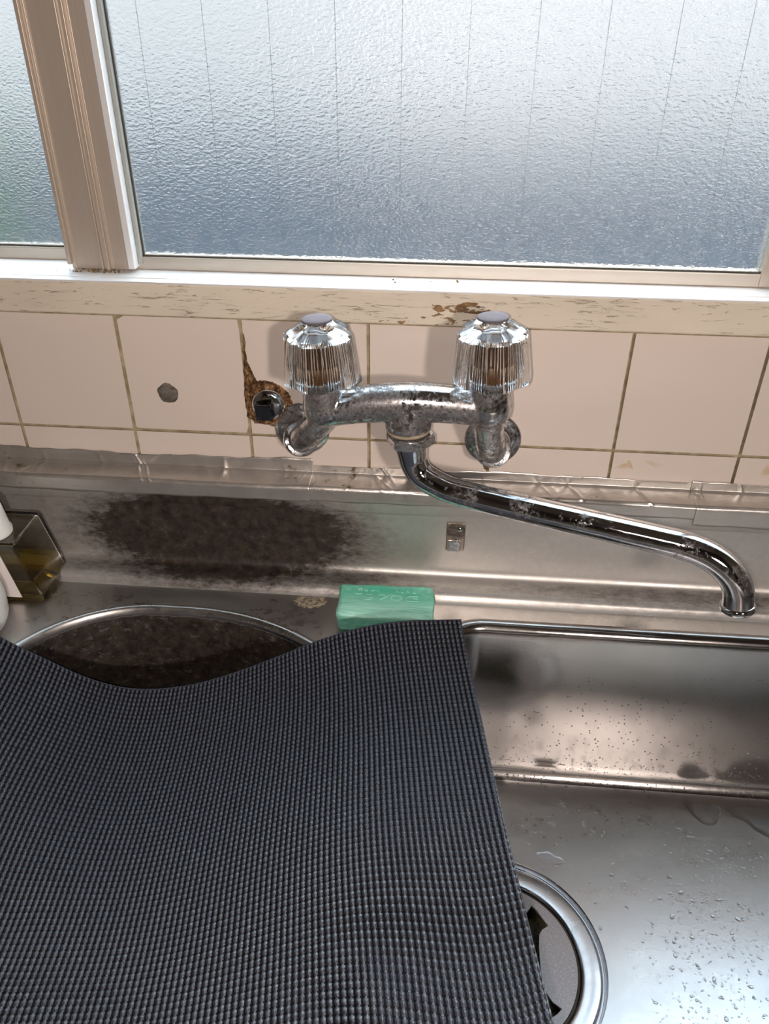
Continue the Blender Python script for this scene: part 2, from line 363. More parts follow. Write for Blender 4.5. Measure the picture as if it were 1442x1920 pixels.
# dirt crumbs at the foot of the stile and on the track
V, F = [], []
for k in range(60):
    px, py = random.gauss(-.212, .012), random.uniform(.006, .0135); r = random.uniform(.0003, .0009)
    bm_ = Matrix.Translation((px, py, .1302+r*.5)); lathe_vf([(r*.5, -r*.6), (r, 0), (r*.45, r*.7)], 6, bm_, (V, F))
for px, py in ((.018, .010), (.020, .0035), (.066, .012), (.0665, .009)):
    lathe_vf([(.0006, -.0003), (.0009, 0), (.0004, .0006)], 6, Matrix.Translation((px, py, .1304)), (V, F))
tag(link('dirt_crumbs', V, F, m_dirt), 'brown dirt crumbs on the aluminium track at the foot of the window stile', 'dirt', kind='stuff')
V, F = lathe_vf([(.0028, -.0006), (.0030, .0), (.0022, .0006), (.0021, .0003)], 20, Matrix.Translation((.0454, .0054, .1303)))
tag(link('screw', V, F, m_alu_h, sharp=30), 'small round screw head in the white aluminium window track', 'screw')

# outside: pale yard, low blue-grey wall, hedge beyond the left sash
tag(boxes('yard_ground', [(-9, 9, .5, 14, -1.6, -1.5)], simple('pale_concrete', base=(.12, .12, .115), rough=.9)), kind='structure')
tag(boxes('added_house_wall', [(-9, 9, 6.0, 6.4, -1.5, 2.1)], simple('pale_render', base=(.50, .41, .355), rough=.9)), 'added pale house wall screening the low sky, blurred bright behind the upper window glass', 'house')  # added to block the low sky and even out the upper glass
m_gw = NT('blue_grey_wall'); m_gw.set(base=m_gw.mix(m_gw.noise(2), (.028, .040, .058), (.045, .060, .080)), rough=.9)
tag(boxes('garden_wall', [(-7, 7, 2.2, 2.35, -1.5, YW_TOP)], m_gw), 'blurred blue grey garden wall outside below the bright window glass', 'wall')
V, F = [], []
m_leaf = NT('hedge_leaf'); m_leaf.set(base=m_leaf.mix(m_leaf.noise(6), (.03, .09, .02), (.12, .24, .06)), rough=.6)
for k in range(2600):
    c = Vector((random.uniform(-2.6, -1.05), random.uniform(1.75, 2.15), random.uniform(-1.5, YW_TOP+.12)))
    a = Vector((random.uniform(-1, 1), random.uniform(-1, 1), random.uniform(-1, 1))).normalized()*.05; b = a.orthogonal().normalized()*.025
    i = len(V); V += [c-a, c+b+a*.1, c+a, c-b+a*.1, c+a.cross(b)*4]; F += [(i, i+1, i+4), (i+1, i+2, i+4), (i+2, i+3, i+4), (i+3, i, i+4)]
tag(link('hedge', V, F, m_leaf, smooth=False), 'green hedge seen blurred through the frosted glass left of the stile', 'hedge')

# ---------------------------------------------------------------- the sink unit
sink = empty('kitchen_sink', (0, -.25, -.13), 'worn stainless steel double bowl sink under the tiled wall', 'sink')
def child(o):
    o.parent = sink; o.matrix_parent_inverse = Matrix.Translation((0, .25, .13)); return o
SX0, SX1, SYF, DZ = -.72, .80, -.54, -.13
def arc(c, r, a0, a1, n=6): return [(c[0]+r*math.cos(math.radians(a0+(a1-a0)*k/n)), c[1]+r*math.sin(math.radians(a0+(a1-a0)*k/n))) for k in range(n+1)]
prof = [(.003, -.0342), (-.0205, -.0350)]+arc((-.0205, -.0375), .0025, 90, 180, 4)+[(-.0232, -.0560), (-.0222, -.0585), (-.0195, -.0590), (-.0192, -.0605), (-.0192, -.1120)]
prof += arc((-.0282, -.1120), .009, 0, -80, 8)[0:0]
prof += [(-.0196, -.1155), (-.0207, -.1185), (-.0228, -.1208), (-.0260, -.1220), (-.0300, -.1224), (-.0400, -.1228), (-.0430, -.1238), (-.0448, -.1258), (-.0462, -.1285), (-.0490, -.1300)]
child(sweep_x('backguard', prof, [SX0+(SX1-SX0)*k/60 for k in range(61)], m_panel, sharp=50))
def outline_left():
    P = []
    P += [(-.17+.12*math.cos(a), -.192+.12*math.sin(a)) for a in np.linspace(math.pi, math.pi/2, 24)]
    P += [(-.145+.19*math.cos(a), -.252+.18*math.sin(a)) for a in np.linspace(math.pi/2, 0, 36)]
    P += [(.045, -.252-.012*k) for k in range(1, 12)]+[(.015+.03*math.cos(a), -.41+.03*math.sin(a)) for a in np.linspace(0, -math.pi/2, 12)]+[(-.02*k, -.44) for k in range(0, 8)]
    P += [(-.17+.12*math.cos(a), -.320+.12*math.sin(a)) for a in np.linspace(-math.pi/2, -math.pi, 24)]
    return P[::-1]   # counter-clockwise
def outline_rect(x0, x1, y0, y1, r):
    P = []
    for cx, cy, a0 in ((x1-r, y1-r, 0), (x0+r, y1-r, 90), (x0+r, y0+r, 180), (x1-r, y0+r, 270)):
        P += [(cx+r*math.cos(math.radians(a0+t)), cy+r*math.sin(math.radians(a0+t))) for t in np.linspace(0, 90, 16)]
    Q = []
    for i, p in enumerate(P):
        q = P[(i+1) % len(P)]; d = math.dist(p, q); k = max(1, int(d/.02))
        Q += [(p[0]+(q[0]-p[0])*j/k, p[1]+(q[1]-p[1])*j/k) for j in range(k)]
    return Q
def inset(P, d):
    n = len(P); out = []
    for i in range(n):
        a, b = Vector(P[i-1]), Vector(P[(i+1) % n]); t = b-a
        if t.length < 1e-9: t = Vector((1, 0))
        t.normalize(); out.append((P[i][0]-t.y*d, P[i][1]+t.x*d))
    return out
def bowl(name, P, steps, mat, hole=None, foot=None):
    V, F = [], []; n = len(P)
    for d, z in steps:
        V += [(x, y, z) for x, y in inset(P, d)]
    for i in range(len(steps)-1):
        for k in range(n):
            a, b = i*n+k, i*n+(k+1) % n; F.append((a, b, b+n, a+n))
    bm = bmesh.new(); vs_ = [bm.verts.new(v) for v in V]
    for f in F: bm.faces.new([vs_[q] for q in f])
    last = vs_[-n:]; es = [bm.edges.get((last[k], last[(k+1) % n])) for k in range(n)]
    if hole:
        cx, cy, r = hole; hv = [bm.verts.new((cx+r*math.cos(2*math.pi*k/96), cy+r*math.sin(2*math.pi*k/96), steps[-1][1])) for k in range(96)]
        es += [bm.edges.new((hv[k], hv[(k+1) % 96])) for k in range(96)]
        bmesh.ops.triangle_fill(bm, use_beauty=True, edges=es)
    else: bm.faces.new(last)
    o = from_bm(name, bm, mat, smooth=True, sharp=40)
    return child(o)
LP = outline_left(); RP = outline_rect(.060, .70, -.485, -.0655, .045)
rimL = [(0, DZ), (.0012, DZ+.0013), (.0032, DZ+.0021), (.0052, DZ+.0015), (.0070, DZ-.0008), (.0080, DZ-.0045)]
rimR = [(0, DZ), (.0020, DZ-.0003), (.0045, DZ-.0012), (.0068, DZ-.0028), (.0084, DZ-.0052), (.0094, DZ-.0085), (.0098, DZ-.0130)]
FZ = -.310
DC = (.1223, -.2498)
bowl('left_bowl', LP, rimL+[(.009, -.16), (.012, -.25)]+[(.012+.03*(1-math.cos(a)), -.25-.03*math.sin(a)) for a in np.linspace(.2, 1.57, 7)], m_left)
bowl('right_bowl', RP, rimR+[(.0108, -.20), (.0130, -.290)]+[(.0130+.020*(1-math.cos(a)), -.290-.020*math.sin(a)) for a in np.linspace(.15, 1.5708, 10)], [m_bowl, m_bowlf], hole=(DC[0], DC[1], .0835))
for p in bpy.data.objects['right_bowl'].data.polygons:
    if p.center.z < FZ+.004: p.material_index = 1
bm = bmesh.new(); es = []
def loop(P):
    v = [bm.verts.new((x, y, DZ)) for x, y in P]; return [bm.edges.new((v[k], v[(k+1) % len(v)])) for k in range(len(v))]
es = loop([(SX0, SYF), (SX1, SYF), (SX1, -.0490), (SX0, -.0490)])+loop(LP)+loop(RP)
bmesh.ops.triangle_fill(bm, use_beauty=True, edges=es)
dk = from_bm('deck', bm, m_steel); 
for p in dk.data.polygons:
    if p.normal.z < 0: p.flip()
child(dk)
child(boxes('front_apron', [(SX0, SX1, SYF-.002, SYF, -.17, DZ)], m_steel))
# drain: outer flange, groove, pale ring, rubber gasket line and the notched cover plate
g = Matrix.Translation((DC[0], DC[1], FZ))
def ring(name, prof, mat, seg=120):
    V, F = [], []; n = len(prof)
    for k in range(seg):
        a = 2*math.pi*k/seg
        for r, z in prof: V.append(g @ Vector((r*math.cos(a), r*math.sin(a), z)))
    for k in range(seg):
        for j in range(n-1):
            a, b = k*n+j, ((k+1) % seg)*n+j; F.append((a, b, b+1, a+1))
    return child(link(name, V, F, mat))
ring('drain_flange', [(.0840, -.0001), (.0834, -.0006), (.0828, -.0020), (.0822, -.0046), (.0812, -.0056), (.0802, -.0048), (.0796, -.0034), (.0786, -.0028), (.0776, -.0026), (.0672, -.0030), (.0660, -.0032), (.0650, -.0038), (.0646, -.0052), (.0641, -.0080), (.0638, -.030)], m_drain)
ring('drain_gasket', [(.0640, -.0060), (.0633, -.0048), (.0620, -.0050), (.0615, -.0075)], m_gasket)
m_plate = NT('grey_cover_plate'); n_ = m_plate.noise(700, detail=2); m_plate.set(base=m_plate.mix(m_plate.ramp(n_, (.45, 0.), (.75, 1.)), (.30, .275, .285), (.42, .39, .40)), metal=.25, rough=.34)
# opening: four-pointed hole with hollow sides
op = []
tip = [(.1668-DC[0]-.0, .032), (.170-DC[0], -.031)]
quad = [(.0425, .0310), (.0375, .0275), (.0350, .0235), (.0340, .0150), (.0338, .0), (.0342, -.0110), (.0365, -.0200), (.0405, -.0260), (.0470, -.0305), (.0430, -.0345), (.0330, -.0330)]
for k in range(4):
    a = -k*math.pi/2; cc, ss = math.cos(a), math.sin(a)
    for x, y in quad[:-1]: op.append((x*cc-y*ss, x*ss+y*cc))
op = op[:]
bm = bmesh.new()
ov = [bm.verts.new((DC[0]+.0618*math.cos(2*math.pi*k/96), DC[1]+.0618*math.sin(2*math.pi*k/96), FZ-.0062)) for k in range(96)]
iv = [bm.verts.new((DC[0]+x, DC[1]+y, FZ-.0062)) for x, y in op]
es = [bm.edges.new((ov[k], ov[(k+1) % 96])) for k in range(96)]+[bm.edges.new((iv[k], iv[(k+1) % len(iv)])) for k in range(len(iv))]
bmesh.ops.triangle_fill(bm, use_beauty=True, edges=es)
pl = child(from_bm('cover_plate', bm, m_plate)); md = pl.modifiers.new('t', 'SOLIDIFY'); md.thickness = .002; md.offset = -1
m_slime = NT('dark_slime'); n_ = m_slime.noise(170, detail=6, rough=.7)
m_slime.set(base=m_slime.ramp(n_, (.35, (.006, .005, .004)), (.50, (.05, .035, .015)), (.60, (.05, .08, .02)), (.72, (.22, .20, .14))), rough=.25); m_slime.bump(n_, 1, .003)
V, F = [], []; NS = 40
for i in range(NS+1):
    for k in range(96):
        r = .0636*i/NS; a = 2*math.pi*k/96; V.append(g @ Vector((r*math.cos(a), r*math.sin(a), -.0135-.004*math.sin(r*160+3*math.sin(a*3)))))
for i in range(NS):
    for k in range(96): F.append((i*96+k, i*96+(k+1) % 96, (i+1)*96+(k+1) % 96, (i+1)*96+k))
child(link('drain_basket', V, F, m_slime))
# small hook plate on the backguard
hk = child(boxes('hook_plate', [(.0685, .0845, -.0207, -.0192, -.0935, -.0650, .0007)], steel('hook_steel', base=(.45, .38, .31), grime_reflection=[((.0765, -.02, -.073), (.012, .02, .012), .8)])))
V, F = lathe_vf([(.0021, 0), (.0021, .0008), (.0012, .0014)], 16, aim((.0795, -.0207, -.0712), (0, -1, 0)))
rv = link('rivet', V, F, m_chrome_clean, hk, sharp=40)
tb = boxes('hook_tab', [(.0700, .0810, -.0235, -.0207, -.0925, -.0820, .0008), (.0765, .0795, -.0240, -.0207, -.0830, -.0790, .0006)], m_chrome, hk)
# lime ring left by a pot on the deck
m_lime = NT('lime_scale'); n_ = m_lime.noise(300, detail=5); m_lime.set(base=m_lime.mix(n_, (.20, .15, .09), (.48, .40, .29)), rough=.8)
def crust(name, P, h, mat, flat='z', base=0.0, N=10, amp=.25, mats=None, rnd=1):
    """an irregular low mound filling outline P (2D) on a plane; rises to h"""
    rr = random.Random(rnd); cx = sum(p[0] for p in P)/len(P); cy = sum(p[1] for p in P)/len(P); V, F = [], []; n = len(P)
    for i in range(N+1):
        t = i/N
        for p in P:
            s = 1-t*.999; hh = h*(min(1, t*4.0))**.5*(1+rr.uniform(-amp, amp)) if 0 < i else 0
            j = rr.uniform(-.02, .02) if 0 < i < N else 0
            x, y = cx+(p[0]-cx)*(s+j), cy+(p[1]-cy)*(s+j)
            V.append((x, y, base+hh) if flat == 'z' else (x, base-hh, y))
    for i in range(N):
        for k in range(n):
            a, b = i*n+k, i*n+(k+1) % n; F.append((a, b, b+n, a+n))
    return link(name, V, F, mat)
def wob(cx, cy, rx, ry, n=40, amp=.15, seed=1):
    rr = random.Random(seed); ph = [rr.uniform(0, 6.28) for _ in range(5)]
    return [(cx+rx*math.cos(a)*q, cy+ry*math.sin(a)*q) for a in [2*math.pi*k/n for k in range(n)] for q in [1+amp*(math.sin(2*a+ph[0])+.7*math.sin(3*a+ph[1])+.5*math.sin(5*a+ph[2])+.4*math.sin(9*a+ph[3]))/1.8]]
V, F = [], []; rr = random.Random(4)
for i in range(900):
    a = rr.uniform(0, 6.283); q = abs(rr.gauss(0, .22)) if rr.random() < .5 else abs(rr.gauss(.85, .12)); x, y = -.0455+.0125*q*math.cos(a), -.0560+.0085*q*math.sin(a); r = rr.uniform(.0003, .0008)
    if y > -.0500: continue
    lathe_vf([(r, DZ-.0002), (r*.8, DZ+.00012), (r*.3, DZ+.0002)], 6, Matrix.Translation((x, y, 0)), (V, F))
tag(link('lime_scale_spot', V, F, m_lime), 'round pale brown lime scale spot on the sink deck left of the green soap', 'stain', kind='stuff')

# ---------------------------------------------------------------- aluminium tape over the joint of wall and backguard
def fold_noise(x, j): return math.sin(x*37+j*1.3)*.0006+math.sin(x*91+j*2.1)*.0004
def tape(name, x0, x1, zt, zb, off, label, seed, step=.0009, creases=()):
    rr = random.Random(seed); n = int((x1-x0)/step); xs = [x0+(x1-x0)*k/n for k in range(n+1)]
    base = []
    for t in np.linspace(0, 1, 9): base.append((-.0009, zt+(-.0325-zt)*t))
    for t in np.linspace(0, 1, 5)[1:]: base.append((-.0009-.0030*t, -.0325-.0010*t))
    for t in np.linspace(0, 1, 14)[1:]: base.append((-.0039-.0185*t, -.0335-.0008*t))
    for t in np.linspace(0, 1, 4)[1:]: base.append((-.0224-.0018*t, -.0343-.0022*t))
    for t in np.linspace(0, 1, 8)[1:]: base.append((-.0242, -.0365+(zb+.0365)*t))
    m = len(base)
    ck = [(rr.uniform(x0, x1), rr.uniform(.0006, .0022), rr.uniform(-2.2, 2.2), rr.uniform(.15, .9)**2) for _ in range(int((x1-x0)*38))]+[(c, .0012, 1.2, 1.6) for c in creases]
    V, F = [], []
    for i, x in enumerate(xs):
        near = [c for c in ck if abs(c[0]-x) < .03]
        for j, (y, z) in enumerate(base):
            s = j/(m-1); h = 0
            for cx, wd, sl, am in near:
                dx = x-(cx+sl*(s-.4)*.018); h += am*.00085*math.exp(-(dx/wd)**2)*math.exp(-((s-.30-.25*math.sin(cx*900))/.28)**2)
            h += .00025*math.sin(x*31+3*s)+.00008*math.sin(x*90+s*8)
            if j <= 8: dy, dz = -h, 0
            elif j >= m-8: dy, dz = -h*.35, 0
            else: dy, dz = -h*.4, h
            e = 0
            if j == 0: e = .0011*math.sin(x*23+seed)+.0007*math.sin(x*71)+.0004*math.sin(x*240)
            if j == m-1: e = .0006*math.sin(x*19+seed)+.0004*math.sin(x*130)
            V.append((x, y+dy-off, z+dz+e+(off*.5 if j > 8 else 0)))
    for i in range(len(xs)-1):
        for j in range(m-1): F.append((i*m+j, (i+1)*m+j, (i+1)*m+j+1, i*m+j+1))
    o = link(name, V, F, m_foil); md = o.modifiers.new('t', 'SOLIDIFY'); md.thickness = .0002; md.offset = 1
    return tag(o, label, 'tape')
tape('aluminium_tape', -.70, -.048, -.0215, -.0490, .0003, 'creased aluminium tape along the left half of the wall joint above the backguard', 3, creases=(-.196, -.193, -.20))
tape('aluminium_tape', -.060, .272, -.0255, -.0470, .0, 'crumpled shiny aluminium tape along the wall joint behind the spout', 5, creases=(.02, .17, .225))
tape('aluminium_tape', .268, .70, -.0250, -.0535, .0004, 'wider aluminium tape piece on the wall joint at the right, above the spout end', 9, creases=(.2715,))

# ---------------------------------------------------------------- wall damage and the square plug
P = [(-.0985, .066), (-.1005, .058), (-.1013, .0456), (-.1022, .030), (-.1015, .017), (-.0955, .011), (-.0860, .0100), (-.0767, .0084), (-.0690, .0120), (-.0640, .0212), (-.0625, .0290), (-.0645, .0380), (-.0700, .0440), (-.0762, .0476), (-.0840, .0500), (-.0905, .0485), (-.0945, .0530), (-.0960, .062)]
Q = []
rr = random.Random(11)
for i, p in enumerate(P):
    q = P[(i+1) % len(P)]
    for k in range(5): t = k/5; Q.append((p[0]+(q[0]-p[0])*t+rr.uniform(-.0006, .0006), p[1]+(q[1]-p[1])*t+rr.uniform(-.0006, .0006)))
cr_ = tag(crust('crumbling_mortar', Q, .0026, m_rust, flat='y', base=0, N=22, amp=.95), 'rusty crumbling mortar patch in the tiles around the square plug', 'mortar')
V, F = tube_vf([(-.0985+rr.uniform(-.0008, .0008), -.0001, .060+.0035*k) for k in range(9)], [.0016, .0015, .0013, .0011, .0012, .0008, .0009, .0005, .0003], 8)
o = link('crack', V, F, m_rust, cr_)
pg = empty('pipe_plug', (-.0835, -.002, .029), 'dark square headed pipe plug in the rusty hole left of the faucet', 'pipe plug')
PI_ = Matrix.Translation((.0835, .002, -.029))
V, F = lathe_vf([(.0135, 0), (.0135, .006), (.0128, .0085), (.010, .0100), (.006, .0104)], 40, aim((-.0815, .001, .0305), (0, -1, 0)))
o = link('collar', V, F, m_chrome_clean, pg, sharp=50); o.matrix_parent_inverse = PI_
bm = bmesh.new(); box(bm, -.0070, .0070, -.0070, .0070, -.001, .0085, .0008); bmesh.ops.transform(bm, matrix=aim((-.0830, -.0085, .0285), (-.06, -1, -.05)) @ Matrix.Rotation(.06, 4, 'Z'), verts=bm.verts)
o = from_bm('square_head', bm, chrome('dark_steel', .7, base=(.18, .19, .20)), pg); o.matrix_parent_inverse = PI_
for P_, lb in ((wob(.1085, .030, .0028, .0115, seed=5), 'brown rust patch on the tile right of the right valve'), (wob(-.0485, .0335, .0040, .0042, seed=6), 'small red brown rust patch on the tile above the left flange'), (wob(.0985, -.0195, .0022, .0042, seed=8, amp=.3), 'small rust drip on the tile under the right flange')):
    tag(crust('rust_patch', P_, .0006, m_rust, flat='y', base=0.0, N=5, amp=.3), lb, 'rust')

# ---------------------------------------------------------------- the faucet
RO = Matrix.Translation((.0338, -.06, .0602)) @ Matrix.Rotation(math.radians(-2.6), 4, 'Y')
fc = empty('faucet', (.0338, -.06, .0602), 'worn chrome two handle wall faucet with a long swivel spout swung right', 'faucet')
FI = Matrix.Translation((-.0338, .06, -.0602))
def fp(o): o.parent = fc; o.matrix_parent_inverse = FI; return o
L = lambda x, y, z: RO @ Vector((x, y, z))
V, F = [], []
pth = spline([L(-.058, 0, -.003), L(-.046, 0, -.001), L(-.030, 0, .001), L(0, 0, .0026), L(.030, 0, .001), L(.046, 0, -.001), L(.058, 0, -.003)], 8)
tube_vf(pth, [.0132+.0012*math.exp(-((i/(len(pth)-1)-.5)/.25)**2) for i in range(len(pth))], 32, True, (V, F))
for s in (-1, 1):
    tube_vf([L(.060*s, 0, z) for z in (-.0145, -.0135, -.0105, -.006, 0, .008, .016, .022)], [.005, .0095, .0132, .0152, .0158, .0152, .0142, .0140], 32, True, (V, F))
tube_vf([L(.001, 0, z) for z in (.002, -.008, -.014, -.018)], [.0145, .0162, .0172, .0170], 32, True, (V, F))
body = fp(link('body', V, F, m_chrome))
md = body.modifiers.new('blend', 'REMESH'); md.mode = 'VOXEL'; md.voxel_size = .0008; md.use_smooth_shade = True
md = body.modifiers.new('soften', 'SMOOTH'); md.iterations = 14; md.factor = .6
V, F = [], []
lathe_vf([(.0155, -.0205), (.0163, -.0195), (.0163, -.0180), (.0150, -.0170)], 48, RO @ Matrix.Translation((.001, 0, 0)), (V, F))
fp(link('lime_collar', V, F, m_lime, sharp=60))
bm = bmesh.new()
r = bmesh.ops.create_cone(bm, cap_ends=True, segments=6, radius1=.0185, radius2=.0185, depth=.0085)['verts']
bmesh.ops.transform(bm, matrix=RO @ Matrix.Translation((.0025, 0, -.0262)) @ Matrix.Rotation(.45, 4, 'Z'), verts=r)
bmesh.ops.bevel(bm, geom=list(bm.edges), offset=.0012, segments=3, affect='EDGES')
fp(from_bm('spout_nut', bm, m_chrome, smooth=True, sharp=35))
# spout
sp = [L(.0025, 0, -.028), (.0385, -.0602, .0230), (.0405, -.0606, .0140), (.0465, -.0628, .0050), (.0590, -.0674, -.0005), (.0752, -.0729, -.0035), (.12, -.0888, -.0040), (.17, -.1065, -.0040), (.21, -.1207, -.0040), (.2303, -.1279, -.0045), (.2455, -.1332, -.0085), (.2580, -.1376, -.0170), (.2655, -.1400, -.0285), (.2685, -.1412, -.0430)]
pth = spline(sp, 10)
fp(link('spout', *tube_vf(pth, [.0103+.0022*math.exp(-(i/14)**2) for i in range(len(pth))], 40), m_chrome_pipe))
d = (pth[-1]-pth[-4]).normalized()
fp(link('spout_lip', *lathe_vf([(.0103, -.0034), (.0114, -.0024), (.0117, 0), (.0113, .0012), (.0100, .0014), (.0070, -.001), (.004, -.003)], 40, aim(pth[-1], d)), m_chrome_clean, sharp=50))
# S shaped inlets and wall flanges
for side, px in ((-1, -.0556), (1, .1021)):
    top = L(.060*side, .0, -.004)
    if side < 0: P = [(px, .002, .008), (px, -.014, .0085), (px+.003, -.026, .011), (px+.012, -.038, .023), (top.x-.006, -.050, .040), (top.x, -.0585, .054)]
    else: P = [(px, .002, .0060), (px, -.014, .0065), (px-.001, -.026, .0090), (px-.004, -.038, .021), (top.x+.001, -.050, .041), (top.x, -.0585, .056)]
    fp(link('inlet_pipe', *tube_vf(spline(P, 8), .0112, 32), m_chrome))
    fp(link('wall_flange', *lathe_vf([(.0226, -.001), (.0231, .0006), (.0229, .0016), (.0220, .0024), (.0180, .0036), (.0140, .0044), (.0128, .0075), (.0124, .0075)], 64, aim((px, 0, .008 if side < 0 else .0060), (0, -1, 0))), m_chrome, sharp=60))
    fp(link('union_ring', *lathe_vf([(.0120, 0), (.0140, .0006), (.0140, .0045), (.0120, .0052)], 48, aim(P[2], Vector(P[3])-Vector(P[1]))), m_chrome, sharp=60))
# knobs: five lobed clear acrylic with a ribbed hollow inside
def lobe(a, R, fac=.0058, hol=.0013):
    """radius of the five-lobed outline at angle a; a flat of half-width fac on every lobe, hollow sides between"""
    s = 2*math.pi/5; a = (a+s/2) % s-s/2; ha = math.atan2(fac, R)
    if abs(a) <= ha: return R/math.cos(a)
    t = (abs(a)-ha)/(s/2-ha); R1 = R/math.cos(ha); x1, y1 = R, fac
    u = t; r_line = None
    # chord to the mirrored corner of the next lobe
    c = Vector((math.cos(s)*R+math.sin(s)*fac, math.sin(s)*R-math.cos(s)*fac)); p0 = Vector((x1, y1)); d_ = c-p0
    A = abs(a); den = d_.x*math.sin(A)-d_.y*math.cos(A); r_line = (d_.x*-p0.y+d_.y*p0.x)/-(-den) if abs(den) > 1e-12 else R1
    r_line = abs((p0.x*d_.y-p0.y*d_.x)/(math.cos(A)*d_.y-math.sin(A)*d_.x))
    return r_line-hol*math.sin(min(1, t)*math.pi/2)**2
def knob(yaw, side):
    seg = 5*72; V, F = [], []; rings = []
    K = RO @ Matrix.Translation((.060*side, 0, 0)) @ Matrix.Rotation(yaw-math.pi/2, 4, 'Z')
    def ring_(z, fn, zf=None):
        b = len(V)
        for k in range(seg):
            a = 2*math.pi*k/seg; r_ = fn(a); V.append(K @ Vector((r_*math.cos(a), r_*math.sin(a), z+(zf(a) if zf else 0)))) 
        rings.append(b)
    rd = lambda R, h=.0013: (lambda a: lobe(a, R, .0058*R/.026, h))
    def blend(R, f, h): return lambda a: f*lobe(a, R, .0050*R/.026, h)+(1-f)*R*.90
    ring_(.0196, rd(.0262)); ring_(.0204, rd(.0270)); ring_(.0222, rd(.0274)); ring_(.038, rd(.0256)); ring_(.0535, rd(.0240, .0022)); ring_(.0552, rd(.0238, .0027)); ring_(.0560, rd(.0232, .0032))
    ring_(.0570, rd(.0216, .0040)); ring_(.0596, blend(.0175, 1, .0038)); ring_(.0618, blend(.0140, 1, .0018)); ring_(.0630, lambda a: .0112); ring_(.0634, lambda a: .0100)
    nouter = len(rings)
    for i in range(nouter-1):
        for k in range(seg): j = (k+1) % seg; F.append((rings[i]+k, rings[i]+j, rings[i+1]+j, rings[i+1]+k))
    F.append(tuple(rings[nouter-1]+k for k in range(seg)))
    rib = lambda R: (lambda a: lobe(a, R)-.0006*(1-abs(((a*5*13/(2*math.pi)) % 1)*2-1)))
    ci = len(rings)
    ring_(.0196, lambda a: lobe(a, .0225, .005)); ring_(.0215, rib(.0224)); ring_(.036, rib(.0212)); ring_(.0490, rib(.0196)); ring_(.0505, rib(.0190)); ring_(.0545, lambda a: .0120); ring_(.0560, lambda a: .0085); ring_(.0560, lambda a: .0040)
    for i in range(ci, len(rings)-1):
        for k in range(seg): j = (k+1) % seg; F.append((rings[i]+j, rings[i]+k, rings[i+1]+k, rings[i+1]+j))
    F.append(tuple(rings[-1]+k for k in reversed(range(seg))))
    for k in range(seg): j = (k+1) % seg; F.append((rings[0]+j, rings[0]+k, rings[ci]+k, rings[ci]+j))
    o = fp(link('knob', V, F, m_acryl, sharp=28))
    c = link('index_button', *lathe_vf([(.0104, .0635), (.0108, .0640), (.0108, .0648), (.0104, .0652), (.0050, .0653)], 48, RO @ Matrix.Translation((.060*side, 0, 0))), m_cap, o, sharp=50)
    c = link('spindle', *lathe_vf([(.0125, .0195), (.0125, .0260), (.0090, .0290), (.0068, .0300), (.0068, .0450), (.0075, .0460), (.0075, .0540)], 40, RO @ Matrix.Translation((.060*side, 0, 0))), m_stem, o, sharp=50)
    return o
knob(math.radians(-4), -1); knob(math.radians(7), 1)

